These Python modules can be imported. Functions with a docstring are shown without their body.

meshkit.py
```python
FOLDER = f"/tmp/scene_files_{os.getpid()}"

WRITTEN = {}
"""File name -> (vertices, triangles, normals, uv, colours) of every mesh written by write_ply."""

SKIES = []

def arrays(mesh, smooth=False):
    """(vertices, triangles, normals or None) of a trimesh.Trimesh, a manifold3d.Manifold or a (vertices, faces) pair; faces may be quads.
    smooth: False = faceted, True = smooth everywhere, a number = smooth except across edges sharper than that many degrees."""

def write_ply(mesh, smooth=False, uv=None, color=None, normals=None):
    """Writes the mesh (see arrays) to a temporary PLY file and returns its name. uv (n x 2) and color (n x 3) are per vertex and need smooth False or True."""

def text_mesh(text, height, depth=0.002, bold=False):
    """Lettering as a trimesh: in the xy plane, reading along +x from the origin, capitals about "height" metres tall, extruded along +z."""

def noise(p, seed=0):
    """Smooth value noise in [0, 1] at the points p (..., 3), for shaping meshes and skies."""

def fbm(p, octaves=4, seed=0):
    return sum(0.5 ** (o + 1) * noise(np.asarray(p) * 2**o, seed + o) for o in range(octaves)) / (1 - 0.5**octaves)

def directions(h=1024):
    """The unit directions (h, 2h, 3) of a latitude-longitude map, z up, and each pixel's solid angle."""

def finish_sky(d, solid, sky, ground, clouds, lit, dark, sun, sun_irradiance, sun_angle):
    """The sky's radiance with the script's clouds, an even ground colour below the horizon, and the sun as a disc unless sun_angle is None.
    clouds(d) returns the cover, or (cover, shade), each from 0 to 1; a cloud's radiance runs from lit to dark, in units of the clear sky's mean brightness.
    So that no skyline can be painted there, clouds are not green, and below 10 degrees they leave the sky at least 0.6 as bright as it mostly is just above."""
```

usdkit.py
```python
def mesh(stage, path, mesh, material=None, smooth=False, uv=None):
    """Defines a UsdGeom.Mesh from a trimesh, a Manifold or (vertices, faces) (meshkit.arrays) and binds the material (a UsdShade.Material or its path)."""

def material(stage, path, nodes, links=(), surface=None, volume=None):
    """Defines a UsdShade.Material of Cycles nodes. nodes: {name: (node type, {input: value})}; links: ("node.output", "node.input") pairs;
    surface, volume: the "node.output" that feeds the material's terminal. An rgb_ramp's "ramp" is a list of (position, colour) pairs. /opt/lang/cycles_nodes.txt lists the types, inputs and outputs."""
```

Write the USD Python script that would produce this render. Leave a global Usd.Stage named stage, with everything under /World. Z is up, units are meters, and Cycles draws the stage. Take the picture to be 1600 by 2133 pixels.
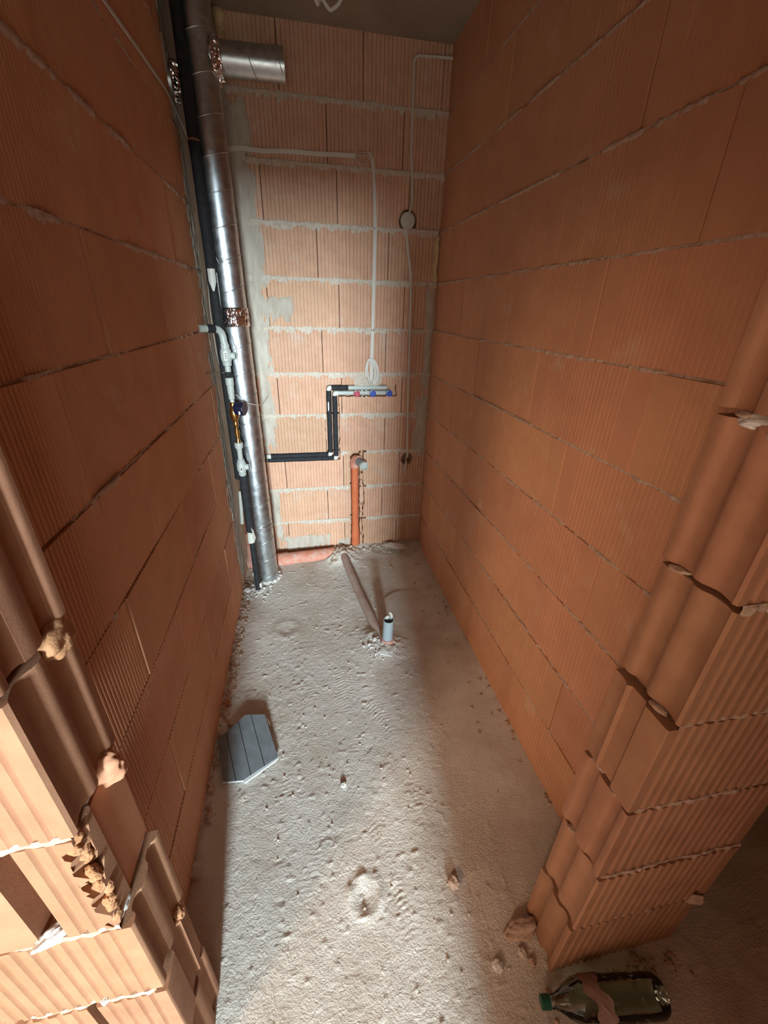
import math
import numpy as np, trimesh, manifold3d as m3
from pxr import Usd, UsdGeom, UsdLux, UsdShade, Gf, Sdf, Vt
import usdkit, meshkit

stage = Usd.Stage.CreateInMemory()
UsdGeom.SetStageUpAxis(stage, UsdGeom.Tokens.z)
UsdGeom.SetStageMetersPerUnit(stage, 1.0)
UsdGeom.Xform.Define(stage, '/World')
rng = np.random.default_rng(7)

# ------------------------------------------------------------------ camera
F_PX = 859.08
cam = UsdGeom.Camera.Define(stage, '/World/Camera')
def rotvec(v):
    a = np.linalg.norm(v); k = np.array(v) / a
    K = np.array([[0, -k[2], k[1]], [k[2], 0, -k[0]], [-k[1], k[0], 0]])
    return np.eye(3) + math.sin(a) * K + (1 - math.cos(a)) * K @ K
R = rotvec([-0.4598, 0.0182, -0.1930])
CAM = np.array([0.4278, -2.6371, 1.6156])
right_, fwd_, up_ = R[:, 0], R[:, 1], R[:, 2]
M = Gf.Matrix4d(*right_, 0, *up_, 0, *(-fwd_), 0, *CAM, 1)
cam.AddTransformOp().Set(M)
cam.CreateHorizontalApertureAttr(36.0)
cam.CreateVerticalApertureAttr(36.0 * 2133 / 1600)
cam.CreateFocalLengthAttr(F_PX / 1600 * 36.0)
cam.CreateClippingRangeAttr(Gf.Vec2f(0.02, 100))
EXPOSURE = 0.12
cam.CreateExposureAttr(EXPOSURE)

# ------------------------------------------------------------------ light: daylight through the window of the room behind the hall, and an added warm fill
def rect_light(name, centre, target, w, h, power, color):
    l = UsdLux.RectLight.Define(stage, '/World/' + name)
    z = np.array(centre, float) - np.array(target, float); z /= np.linalg.norm(z)
    x = np.cross([0, 0, 1.0], z); x /= np.linalg.norm(x); y = np.cross(z, x)
    l.AddTransformOp().Set(Gf.Matrix4d(*x, 0, *y, 0, *z, 0, *map(float, centre), 1))
    l.CreateWidthAttr(w); l.CreateHeightAttr(h)
    l.CreateIntensityAttr(power); l.CreateColorAttr(Gf.Vec3f(*color))
    return l
DAY = (0.75, 0.92, 1.0)
WIN = (0.42, -9.0, 2.02)
rect_light('window_daylight', WIN, (WIN[0], 0, 1.0), 0.80, 1.35, 345.0, DAY)
rect_light('work_lamp_panel', (-2.55, -4.95, 2.15), (0.9, -1.9, 1.0), 1.1, 0.6, 80.0, (1.0, 0.73, 0.52))  # added warm fill to brighten the right wall; no known lamp stands there

# ------------------------------------------------------------------ helpers
names = {}
def numbered(parent, name):
    k = (parent, name); n = names.get(k, 0); names[k] = n + 1
    return name if n == 0 else f'{name}_{n:03d}'
def keys(p, **kw):
    for k, v in kw.items():
        if v: p.SetCustomDataByKey(k, v)
def thing(name, label=None, cat=None, loc=(0, 0, 0), group=None, kind=None):
    x = UsdGeom.Xform.Define(stage, '/World/' + numbered('/World', name))
    x.AddTranslateOp().Set(Gf.Vec3d(*map(float, loc)))
    keys(x.GetPrim(), label=label, category=cat, group=group, kind=kind)
    return x.GetPrim()
def world_of(prim):
    t = np.zeros(3); p = prim
    while p and str(p.GetPath()) not in ('/', '/World'):
        a = p.GetAttribute('xformOp:translate')
        if a and a.Get() is not None: t += np.array(a.Get())
        p = p.GetParent()
    return t
def part(parent, name, mesh, mat, smooth=False, label=None, kind=None):
    """One Mesh prim; the mesh comes in world coordinates."""
    base = '/World' if parent is None else str(parent.GetPath())
    v, f, n = meshkit.arrays(mesh, smooth)
    if parent is not None: v = v - world_of(parent)
    path = base + '/' + numbered(base, name)
    m = usdkit.mesh(stage, path, (v, f), mat)
    if n is not None:
        m.CreateNormalsAttr(Vt.Vec3fArray.FromNumpy(n.astype(np.float32))); m.SetNormalsInterpolation('vertex')
    keys(m.GetPrim(), label=label, kind=kind)
    return m.GetPrim()
def single(name, mesh, mat, label, cat, smooth=False, group=None, kind=None):
    p = part(None, name, mesh, mat, smooth)
    keys(p, label=label, category=cat, group=group, kind=kind)
    return p
cat_ = trimesh.util.concatenate
def TM(v, f): return trimesh.Trimesh(np.asarray(v, float), np.asarray(f, int), process=False)
def tm(m):
    q = m.to_mesh(); return TM(q.vert_properties[:, :3], q.tri_verts)
def box(a, b):
    a, b = np.minimum(a, b), np.maximum(a, b)
    return m3.Manifold.cube(list(map(float, b - a))).translate(list(map(float, a)))
def boxm(a, b): return tm(box(np.array(a, float), np.array(b, float)))
def frames(P, closed=False):
    P = np.asarray(P, float); T = np.gradient(P, axis=0)
    T /= np.maximum(np.linalg.norm(T, axis=1, keepdims=True), 1e-12)
    a = np.array([0, 0, 1.0]) if abs(T[0, 2]) < .9 else np.array([1.0, 0, 0])
    n = np.cross(T[0], a); n /= np.linalg.norm(n); N = [n]
    for i in range(1, len(P)):
        n = N[-1] - T[i] * (N[-1] @ T[i]); N.append(n / np.linalg.norm(n))
    N = np.array(N); return T, N, np.cross(T, N)
def sweep(P, ring_u, ring_v, N, B, caps=True):
    """rings of points P + u N + v B"""
    P = np.asarray(P, float); k = ring_u.shape[-1]; m = len(P)
    V = (P[:, None] + ring_u[..., None] * N[:, None] + ring_v[..., None] * B[:, None]).reshape(-1, 3)
    i = np.arange(m - 1)[:, None] * k; j = np.arange(k)[None]; j2 = (j + 1) % k
    q = np.stack([i + j, i + j2, i + k + j2, i + k + j], -1).reshape(-1, 4)
    Fc = np.vstack([q[:, [0, 1, 2]], q[:, [0, 2, 3]]])
    if caps:
        V = np.vstack([V, P[0], P[-1]]); c0, c1 = len(V) - 2, len(V) - 1; jj = np.arange(k); jn = (jj + 1) % k
        Fc = np.vstack([Fc, np.stack([np.full(k, c0), jn, jj], 1), np.stack([np.full(k, c1), (m - 1) * k + jj, (m - 1) * k + jn], 1)])
    t = TM(V, Fc)
    if t.volume < 0: t.invert()
    return t
def tube(P, r, n=16, caps=True):
    P = np.asarray(P, float); T, N, B = frames(P)
    r = np.broadcast_to(np.asarray(r, float), (len(P),)); a = np.linspace(0, 2 * math.pi, n, endpoint=False)
    return sweep(P, r[:, None] * np.cos(a), r[:, None] * np.sin(a), N, B, caps)
def lathe(p0, p1, prof, n=24, caps=True):
    """prof: (distance along the axis in metres, radius)"""
    p0, p1 = np.array(p0, float), np.array(p1, float); d = (p1 - p0) / np.linalg.norm(p1 - p0)
    prof = np.array(prof, float); P = p0 + prof[:, :1] * d
    a_ = np.array([0, 0, 1.0]) if abs(d[2]) < .9 else np.array([1.0, 0, 0])
    nn = np.cross(d, a_); nn /= np.linalg.norm(nn); bb = np.cross(d, nn)
    a = np.linspace(0, 2 * math.pi, n, endpoint=False); k = len(P)
    return sweep(P, prof[:, 1:] * np.cos(a), prof[:, 1:] * np.sin(a), np.repeat(nn[None], k, 0), np.repeat(bb[None], k, 0), caps)
def smooth_path(P, step=0.012, rad=3):
    """resamples a polyline and rounds its corners"""
    P = np.asarray(P, float); s = np.r_[0, np.cumsum(np.linalg.norm(np.diff(P, axis=0), axis=1))]
    n = max(int(s[-1] / step), 6); t = np.linspace(0, s[-1], n); Q = np.stack([np.interp(t, s, P[:, k]) for k in range(3)], 1)
    for _ in range(rad):
        Q[1:-1] = .25 * Q[:-2] + .5 * Q[1:-1] + .25 * Q[2:]
    return Q
def ribbon(P, nrm, w=0.009, h=0.004):
    """a flat twin cable lying on a surface with normal nrm (one for all or one per point)"""
    P = np.asarray(P, float); T = np.gradient(P, axis=0); T /= np.linalg.norm(T, axis=1, keepdims=True)
    nrm = np.broadcast_to(np.asarray(nrm, float), P.shape)
    B = np.cross(T, nrm); B /= np.linalg.norm(B, axis=1, keepdims=True); N = np.cross(B, T)
    u = np.array([-.5, -.3, 0, .3, .5, .5, .3, 0, -.3, -.5]) * h
    v = np.array([-.36, -.5, -.5, -.5, -.36, .36, .5, .5, .5, .36]) * w
    k = len(P); return sweep(P, np.repeat(u[None], k, 0), np.repeat(v[None], k, 0), N, B)
def blob(c, r, seed, squash=(1, 1, 1), rough=.5, sub=2, freq=1.3):
    s = trimesh.creation.icosphere(sub, 1.0); v = np.array(s.vertices)
    d = 1 + rough * (meshkit.fbm(v * freq + seed * 7.3 + 50, 3, seed) - .5) * 2
    v = v * d[:, None] * np.array(squash) * r
    a = seed * 1.7; c_, s_ = math.cos(a), math.sin(a)
    v = v @ np.array([[c_, s_, 0], [-s_, c_, 0], [0, 0, 1]])
    return TM(v + np.array(c), s.faces)

# ------------------------------------------------------------------ materials
L = '/World/Looks/'
UsdGeom.Scope.Define(stage, '/World/Looks')
def simple(name, color, rough=.5, metallic=0., **kw):
    return usdkit.material(stage, L + name, {'p': ('principled_bsdf', dict(base_color=color, roughness=rough, metallic=metallic, **kw))}, surface='p.BSDF')
def grainy(name, c1, c2, scale=30., rough=.85, bump=.15, bscale=220., dist=.002, detail=5., random=0.0, c3=None, stretch=(1, 1, 1), c3_lo=.55, c3_hi=.75, c3_scale=6.):
    nodes = {'g': ('geometry', {}), 'mp': ('mapping', {'scale': stretch}), 'n': ('noise_texture', {'scale': scale, 'detail': detail, 'roughness': .6}),
             'r': ('rgb_ramp', {'ramp': [(.3, c1), (.7, c2)]}),
             'bn': ('noise_texture', {'scale': bscale, 'detail': 4., 'roughness': .65}),
             'b': ('bump', {'strength': bump, 'distance': dist}),
             'p': ('principled_bsdf', {'roughness': rough, 'specular_ior_level': .25})}
    links = [('g.position', 'mp.vector'), ('mp.vector', 'n.vector'), ('n.fac', 'r.fac'), ('g.position', 'bn.vector'), ('bn.fac', 'b.height'), ('b.normal', 'p.normal')]
    col = 'r.color'
    if random:
        nodes |= {'oi': ('object_info', {}), 'mr': ('map_range', {'from_min': 0., 'from_max': 1., 'to_min': 1 - random, 'to_max': 1 + random}), 'mu': ('hsv', {}),
                  'wn': ('white_noise_texture', {'dimensions': '1D'}), 'mh': ('map_range', {'from_min': 0., 'from_max': 1., 'to_min': .496, 'to_max': .504})}
        links += [('oi.random', 'mr.value'), ('mr.result', 'mu.value'), (col, 'mu.color'), ('oi.random', 'wn.w'), ('wn.value', 'mh.value'), ('mh.result', 'mu.hue')]
        col = 'mu.color'
    if c3:
        nodes |= {'n3': ('noise_texture', {'scale': c3_scale, 'detail': 6., 'roughness': .65}), 'r3': ('map_range', {'from_min': c3_lo, 'from_max': c3_hi, 'to_min': 0., 'to_max': 1., 'clamp': True}),
                  'mx': ('mix_color', {'b': c3})}
        links += [('mp.vector', 'n3.vector'), ('n3.fac', 'r3.value'), ('r3.result', 'mx.fac'), (col, 'mx.a')]
        col = 'mx.result'
    links.append((col, 'p.base_color'))
    return usdkit.material(stage, L + name, nodes, links, surface='p.BSDF')
if True:
    CLAY_BACK = grainy('clay_dusty', (.59, .34, .225), (.69, .42, .285), 14, .9, .25, 260, .0015, random=.07, c3=(.66, .52, .42), c3_lo=.56, c3_hi=.78)
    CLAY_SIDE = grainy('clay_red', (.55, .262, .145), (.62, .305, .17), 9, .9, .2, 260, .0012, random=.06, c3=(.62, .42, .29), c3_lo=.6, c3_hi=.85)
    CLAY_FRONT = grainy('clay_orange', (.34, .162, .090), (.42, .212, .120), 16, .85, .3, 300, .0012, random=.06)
    CLAY_RAW = grainy('clay_broken', (.40, .185, .085), (.50, .25, .125), 40, .95, .6, 150, .004)
    MORTAR = grainy('mortar_grey', (.52, .43, .34), (.70, .61, .51), 60, .95, .6, 180, .004)
    MORTAR_PINK = grainy('mortar_dusty', (.42, .27, .18), (.60, .45, .36), 50, .95, .6, 180, .004)
    MORTAR_WHITE = grainy('mortar_white', (.60, .57, .53), (.74, .71, .66), 60, .95, .5, 180, .003)
    SMEAR = grainy('mortar_smear', (.43, .36, .285), (.59, .53, .45), 40, .95, .4, 160, .003, stretch=(1, 1, .25))
    FLOOR = grainy('screed_dusty', (.60, .54, .465), (.75, .70, .63), 5, .95, .85, 150, .006, c3=(.53, .44, .355), c3_lo=.50, c3_hi=.72, c3_scale=3.2)
    CEIL = grainy('concrete_ceiling', (.29, .225, .17), (.37, .295, .23), 5, .9, .3, 60, .004)
    PLASTER = grainy('hall_plaster', (.24, .21, .18), (.30, .26, .22), 5, .9, .2, 60, .003)
    METAL = usdkit.material(stage, L + 'galvanised_steel', {
        'g': ('geometry', {}), 'n': ('noise_texture', {'scale': 35., 'detail': 3.}), 'r': ('map_range', {'from_min': .3, 'from_max': .7, 'to_min': .33, 'to_max': .42}),
        'c': ('rgb_ramp', {'ramp': [(.35, (.54, .58, .60)), (.65, (.63, .67, .69))]}), 'bn': ('noise_texture', {'scale': 14., 'detail': 3.}), 'b': ('bump', {'strength': .04, 'distance': .003}),
        'p': ('principled_bsdf', {'metallic': 1.})},
        [('g.position', 'n.vector'), ('n.fac', 'r.value'), ('r.result', 'p.roughness'), ('n.fac', 'c.fac'), ('c.color', 'p.base_color'), ('g.position', 'bn.vector'), ('bn.fac', 'b.height'), ('b.normal', 'p.normal')], surface='p.BSDF')
    FOIL = simple('aluminium_foil', (.80, .79, .80), .13, 1.)
    WIRE = simple('steel_wire', (.45, .45, .45), .35, 1.)
    FOAM = grainy('black_foam', (.018, .019, .021), (.035, .036, .04), 60, .75, .4, 300, .002)
    PPR = simple('grey_plastic_pipe', (.50, .53, .49), .4)
    PPR_W = simple('pale_plastic', (.68, .67, .60), .45)
    BRASS = simple('brass', (.62, .40, .13), .28, 1.)
    NAVY = simple('navy_plastic', (.008, .009, .03), .35)
    STICK = simple('white_sticker', (.78, .78, .75), .5)
    INK = simple('black_ink', (.03, .03, .03), .6)
    RED = simple('red_plug', (.45, .03, .07), .35)
    BLUE = simple('blue_plug', (.03, .07, .42), .35)
    ORANGE = grainy('orange_drain', (.60, .15, .06), (.70, .20, .09), 30, .45, .05, 200, .001)
    ORANGE_D = grainy('orange_drain_dusty', (.58, .19, .11), (.66, .34, .26), 18, .7, .1, 200, .001, c3=(.55, .45, .38), c3_lo=.5, c3_hi=.7, c3_scale=25.)
    DUSTPIPE = grainy('brown_dusty_pipe', (.34, .22, .18), (.45, .35, .29), 18, .85, .2, 200, .001)
    PINK = grainy('pink_socket', (.58, .28, .22), (.66, .38, .32), 80, .8, .3, 200, .001)
    GREYPVC = simple('grey_drain', (.36, .43, .46), .45)
    GREYPVC_D = simple('dark_grey_drain', (.20, .21, .21), .45)
    CABLE = simple('white_cable', (.66, .62, .55), .5)
    CABLE_D = simple('cable_inner', (.60, .50, .38), .5)
    LID = grainy('box_lid', (.52, .47, .38), (.60, .55, .45), 60, .7, .1, 200, .001)
    FOAMY = grainy('yellow_foam', (.66, .48, .24), (.78, .62, .36), 60, .9, .6, 120, .004)
    TILE = grainy('dark_tile', (.16, .18, .19), (.22, .24, .255), 25, .5, .05, 200, .001)
    TILE_E = simple('tile_body', (.62, .66, .66), .7)
    TILE_G = simple('tile_groove', (.012, .014, .016), .8)
    SHARD = simple('white_plastic', (.72, .69, .62), .4)
    CAP = simple('green_cap', (.01, .085, .055), .35)
    CARD = grainy('bottle_label', (.30, .19, .15), (.42, .31, .27), 60, .6, .1, 100, .001)
    PET = usdkit.material(stage, L + 'clear_green_plastic', {'t': ('transparent_bsdf', {'color': (.80, .90, .84)}), 'g': ('glossy_bsdf', {'color': (1, 1, 1), 'roughness': .06}),
        'f': ('fresnel', {'IOR': 1.5}), 'm': ('mix_closure', {})}, [('f.fac', 'm.fac'), ('t.BSDF', 'm.closure1'), ('g.BSDF', 'm.closure2')], surface='m.closure')

# ------------------------------------------------------------------ bricks
W, TOP = 1.243, 2.748
def frame_map(kind):
    """local (u along the wall, w out of the face, z) -> world"""
    if kind == 'back':  return lambda u, w, z: np.stack([u, -w, z], -1)
    if kind == 'right': return lambda u, w, z: np.stack([W - w, u, z], -1)
    if kind == 'left':  return lambda u, w, z: np.stack([w, u, z], -1)
    if kind == 'front': return lambda u, w, z: np.stack([u, -2.285 - w, z], -1)
def ribbed(u0, u1, pitch, depth, gw, style='groove', plain=(0, 0), ph=0.):
    """the profile of a brick's face from u0 to u1"""
    c = .0025; pts = [(u0, -c), (u0 + c, 0.)]
    a, b = u0 + c + .004 + plain[0], u1 - c - .004 - plain[1]
    n = max(int((b - a) / pitch), 0)
    if n:
        off = a + ((b - a) - n * pitch) / 2
        for i in range(n):
            m = off + (i + .5) * pitch + rng.uniform(-.06, .06) * pitch
            d = depth * rng.uniform(.75, 1.15)
            if style == 'groove': pts += [(m - gw / 2, 0), (m - gw / 6, -d), (m + gw / 6, -d), (m + gw / 2, 0)]
            else: pts += [(m - gw / 2, 0), (m - gw / 4, -d * .8), (m, -d), (m + gw / 4, -d * .8), (m + gw / 2, 0)]
    return pts + [(u1 - c, 0.), (u1, -c)]
def brick(kind, u0, u1, z0, z1, depth, prof, end1=None, end0=None, cuts=(), tilt=.0012):
    poly = [(u0, -depth)] + [] if end0 is None else [(u0 + x, -depth + y) for x, y in reversed(end0)]
    if end0 is None: poly = [(u0, -depth)]
    poly += prof
    poly += [(u1, -depth)] if end1 is None else [(u1 + x, -y) for x, y in end1]
    cs = m3.CrossSection([[(float(a), float(b)) for a, b in poly]], m3.FillRule.NonZero)
    m = cs.extrude(float(z1 - z0)).translate([0, 0, float(z0)])
    q = tm(m); v = np.array(q.vertices)
    v[:, 1] += rng.normal(0, tilt) + (v[:, 2] - z0 - .12) * rng.normal(0, tilt * 3) + (v[:, 0] - (u0 + u1) / 2) * rng.normal(0, tilt * 2)
    p = frame_map(kind)(v[:, 0], v[:, 1], v[:, 2])
    f = q.faces
    t = TM(p, f)
    if t.volume < 0: t.invert()
    if len(cuts):
        mm = m3.Manifold(m3.Mesh(np.ascontiguousarray(t.vertices, np.float32), np.ascontiguousarray(t.faces, np.uint32)))
        hit = [c for c in cuts if not (mm ^ c).is_empty()]
        if hit:
            for c in hit: mm = mm - c
            t = tm(mm)
    return t
def mortar(kind, u0, u1, z, seed, bias, amp, drip, depth=.07, step=.004, half=.0065):
    """a ragged bed of mortar between two courses; where the noise is low the joint stays hollow"""
    n = max(int((u1 - u0) / step), 8); u = np.linspace(u0, u1, n); P = np.stack([u * 9, u * 0 + z * 13 + seed, u * 0], 1)
    a = meshkit.fbm(P, 3, seed) - .5
    hi = meshkit.fbm(P * 6, 2, seed + 5) - .5
    h2 = meshkit.fbm(P * 17, 2, seed + 21) - .5
    w = np.clip(bias + amp * a * 2 + .005 * hi * 2 + .002 * h2, -.03, .0055)
    on = np.clip(w / .003, 0, 1)
    dn = half + on * drip * np.clip(.35 + 1.6 * (meshkit.fbm(P * 3.1 + 9, 3, seed + 9) - .35) + .9 * hi + 1.1 * h2, .05, 1.8)
    upz = half + on * drip * .25 * np.clip(.5 + 2 * hi, 0, 1.2)
    rows = [(-depth + 0 * u, z - half), (np.minimum(w, -.001) - .002, z - half), (w * .55 + np.minimum(w, 0) * .45 - .0005, z - dn), (w, z - dn * .45 + upz * .1), (w, z + upz * .45), (w * .5 + np.minimum(w, 0) * .5 - .0005, z + upz), (np.minimum(w, -.001) - .002, z + half), (-depth + 0 * u, z + half)]
    V = []
    for ww, zz in rows: V.append(frame_map(kind)(u, ww, np.broadcast_to(zz, u.shape)))
    k = len(rows); V = np.stack(V, 1).reshape(-1, 3)
    i = np.arange(n - 1)[:, None] * k; j = np.arange(k - 1)[None]
    q = np.stack([i + j, i + j + 1, i + k + j + 1, i + k + j], -1).reshape(-1, 4)
    t = TM(V, np.vstack([q[:, [0, 1, 2]], q[:, [0, 2, 3]]]))
    if kind in ('right', 'front'): pass
    return t

# ---- chases cut into the back wall (as solids)
def cyl(p0, p1, r, n=20): 
    t = lathe(p0, p1, [(0, r), (np.linalg.norm(np.array(p1) - np.array(p0)), r)], n)
    return m3.Manifold(m3.Mesh(np.ascontiguousarray(t.vertices, np.float32), np.ascontiguousarray(t.faces, np.uint32)))
def ragged_box(x0, x1, z0, z1, d, seed, amp=.006):
    """a chiselled slot, its outline uneven, from the wall's face to the depth d"""
    out = []
    def side(a, b, nrm):
        L_ = np.hypot(*(np.array(b) - np.array(a))); n = max(int(L_ / .012), 2)
        for t in np.linspace(0, 1, n, endpoint=False):
            p = np.array(a) * (1 - t) + np.array(b) * t
            out.append(tuple(p + np.array(nrm) * amp * (2 * meshkit.fbm(np.array([[p[0] * 40, p[1] * 40, seed]]), 2, seed)[0] - .8)))
    side((x0, z0), (x1, z0), (0, -1)); side((x1, z0), (x1, z1), (1, 0)); side((x1, z1), (x0, z1), (0, 1)); side((x0, z1), (x0, z0), (-1, 0))
    cs = m3.CrossSection([[(float(a), float(b)) for a, b in out]], m3.FillRule.NonZero)
    return cs.extrude(d + .03).rotate([90, 0, 0]).translate([0, d, 0])
cuts = [ragged_box(.17, .655, .700, .752, .05, 1), ragged_box(.577, .662, .70, 1.185, .05, 2), ragged_box(.577, 1.03, 1.112, 1.185, .05, 3),
        ragged_box(.726, .792, -.05, .748, .06, 4, .007)] + [ragged_box(.806 + .006 * math.sin(k * 2.1), .818 + .007 * math.sin(k * 1.3 + 1), -.05 + k * .081, .03 + k * .081, .05, 20 + k, .006) for k in range(10)] + [ragged_box(.79, .815, .545, .549, .03, 41, .002), ragged_box(.79, .815, .298, .302, .03, 42, .002)] + [cyl((1.056, .07, 2.045), (1.056, -.03, 2.045), .052),
        cyl((1.12, .09, .688), (1.12, -.03, .688), .043)]

# ---- back wall
wall_back = thing('wall_back', 'back wall of ribbed clay blocks with grey mortar and pipe chases', None, kind='structure')
BJ = {0: [.287, .683, 1.067], 1: [.19, .569, .953], 2: [.30, .683, 1.07], 3: [.19, .573, .959], 4: [.295, .680, 1.066], 5: [.19, .57, .953],
      6: [.28, .675, 1.055], 7: [.19, .562, .954], 8: [.296, .675, 1.06], 9: [.237, .63, 1.017], 10: [.415, .811, 1.205]}
for k in range(11):
    js = [-.12] + BJ[k] + [1.42]; z0, z1 = k * .25 + (.006 if k else -.03), (k + 1) * .25 - .006 if k < 10 else TOP + .02
    for a, b in zip(js[:-1], js[1:]):
        g = .0035 if k == 9 and abs(a - .237) < .01 else .0016; g2 = .0035 if k == 9 and abs(b - .237) < .01 else .0016
        pr = ribbed(a + g, b - g2, .0195, .0050, .0034)
        part(wall_back, 'brick', brick('back', a + g, b - g2, z0, z1, .12, pr, cuts=cuts), CLAY_BACK)
    if k:
        segs = [(-.05, 1.3)]
        if k == 3: segs = [(-.05, .17), (.665, .72), (.838, 1.3)]
        if k in (1, 2): segs = [(-.05, .722), (.838, 1.3)]
        if k == 4: segs = [(-.05, .577), (.664, 1.3)]
        for s0, s1 in segs:
            part(wall_back, 'mortar_bed', mortar('back', s0, s1, k * .25, 10 + k, .0035, .006, .020), MORTAR)
part(wall_back, 'wall_core', boxm((-.12, .115, -.05), (1.42, .24, 2.80)), CLAY_RAW)
# mortar smeared over the corner strips and some blocks
def smear(kind, outline, seed, thick=.003, n=46):
    """a thin ragged skin of mortar: outline = (u0, u1, z0, z1) ; it fades to nothing at its uneven edge"""
    u0, u1, z0, z1 = outline; nu = max(int((u1 - u0) / .006), 6); nz = max(int((z1 - z0) / .010), 6)
    u, z = np.meshgrid(np.linspace(u0, u1, nu), np.linspace(z0, z1, nz), indexing='ij')
    eu = np.minimum(u - u0, u1 - u) / ((u1 - u0) / 2); ez = np.minimum(z - z0, z1 - z) / min(.12, (z1 - z0) / 2)
    nz_ = meshkit.fbm(np.stack([u * 55, z * 13, u * 0 + seed], -1), 4, seed)
    h = np.clip(np.minimum(eu, ez) * 1.3 + (nz_ - .55) * 2.2, -.5, 1)
    w = np.where(h > 0, .0006 + thick * np.minimum(h * 1.5, 1) * (.7 + .6 * meshkit.fbm(np.stack([u * 90, z * 60, u * 0], -1), 2, seed + 2)), -.006)
    V = frame_map(kind)(u, w, z).reshape(-1, 3)
    i = np.arange(nu - 1)[:, None] * nz; j = np.arange(nz - 1)[None]; q = np.stack([i + j, i + j + 1, i + nz + j + 1, i + nz + j], -1).reshape(-1, 4)
    keep = (w.reshape(-1)[q] > 0).any(1); q = q[keep]
    return TM(V, np.vstack([q[:, [0, 1, 2]], q[:, [0, 2, 3]]]))
for o, s in [((.10, .285, 1.70, 2.50), 3), ((.135, .28, 1.20, 1.80), 4), ((.16, .275, .76, 1.32), 5), ((.27, .42, 1.53, 1.66), 6), ((.19, .25, .10, .50), 7), ((.20, .60, .02, .14), 8), ((.62, .72, .02, .10), 11)]:
    part(wall_back, 'mortar_smear', smear('back', o, s, .0035), SMEAR)
part(wall_back, 'mortar_smear', smear('back', (1.15, 1.245, .68, 1.12), 21, .005), SMEAR)
part(wall_back, 'mortar_smear', smear('back', (1.185, 1.245, 1.12, 1.75), 22, .004), SMEAR)
part(wall_back, 'mortar_smear', smear('back', (.76, .93, 1.17, 1.245), 23, .004), MORTAR)
# yellow mounting foam in the corner and at the top of the duct
def foam_strip(p0, p1, r, seed):
    n = 26; t = np.linspace(0, 1, n)[:, None]; P = np.array(p0) * (1 - t) + np.array(p1) * t
    P = P + (np.stack([meshkit.fbm(np.stack([t[:, 0] * 6, t[:, 0] * 0 + k, t[:, 0] * 0 + seed], 1), 3, seed + k) for k in range(3)], 1) - .5) * r * .8
    rr = r * (.55 + .9 * meshkit.fbm(np.stack([t[:, 0] * 9, t[:, 0] * 0, t[:, 0] * 0 + seed], 1), 3, seed)); rr[0] *= .4; rr[-1] *= .4
    return tube(P, rr, 12)
part(wall_back, 'mounting_foam', foam_strip((1.228, -.004, 1.76), (1.232, -.004, 1.985), .014, 3), FOAMY, 50, 'yellow strip of mounting foam in the right corner')
part(wall_back, 'mounting_foam', foam_strip((.185, -.005, 2.68), (.175, -.005, 2.745), .02, 4), FOAMY, 50, 'yellow blob of mounting foam under the ceiling')

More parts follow.
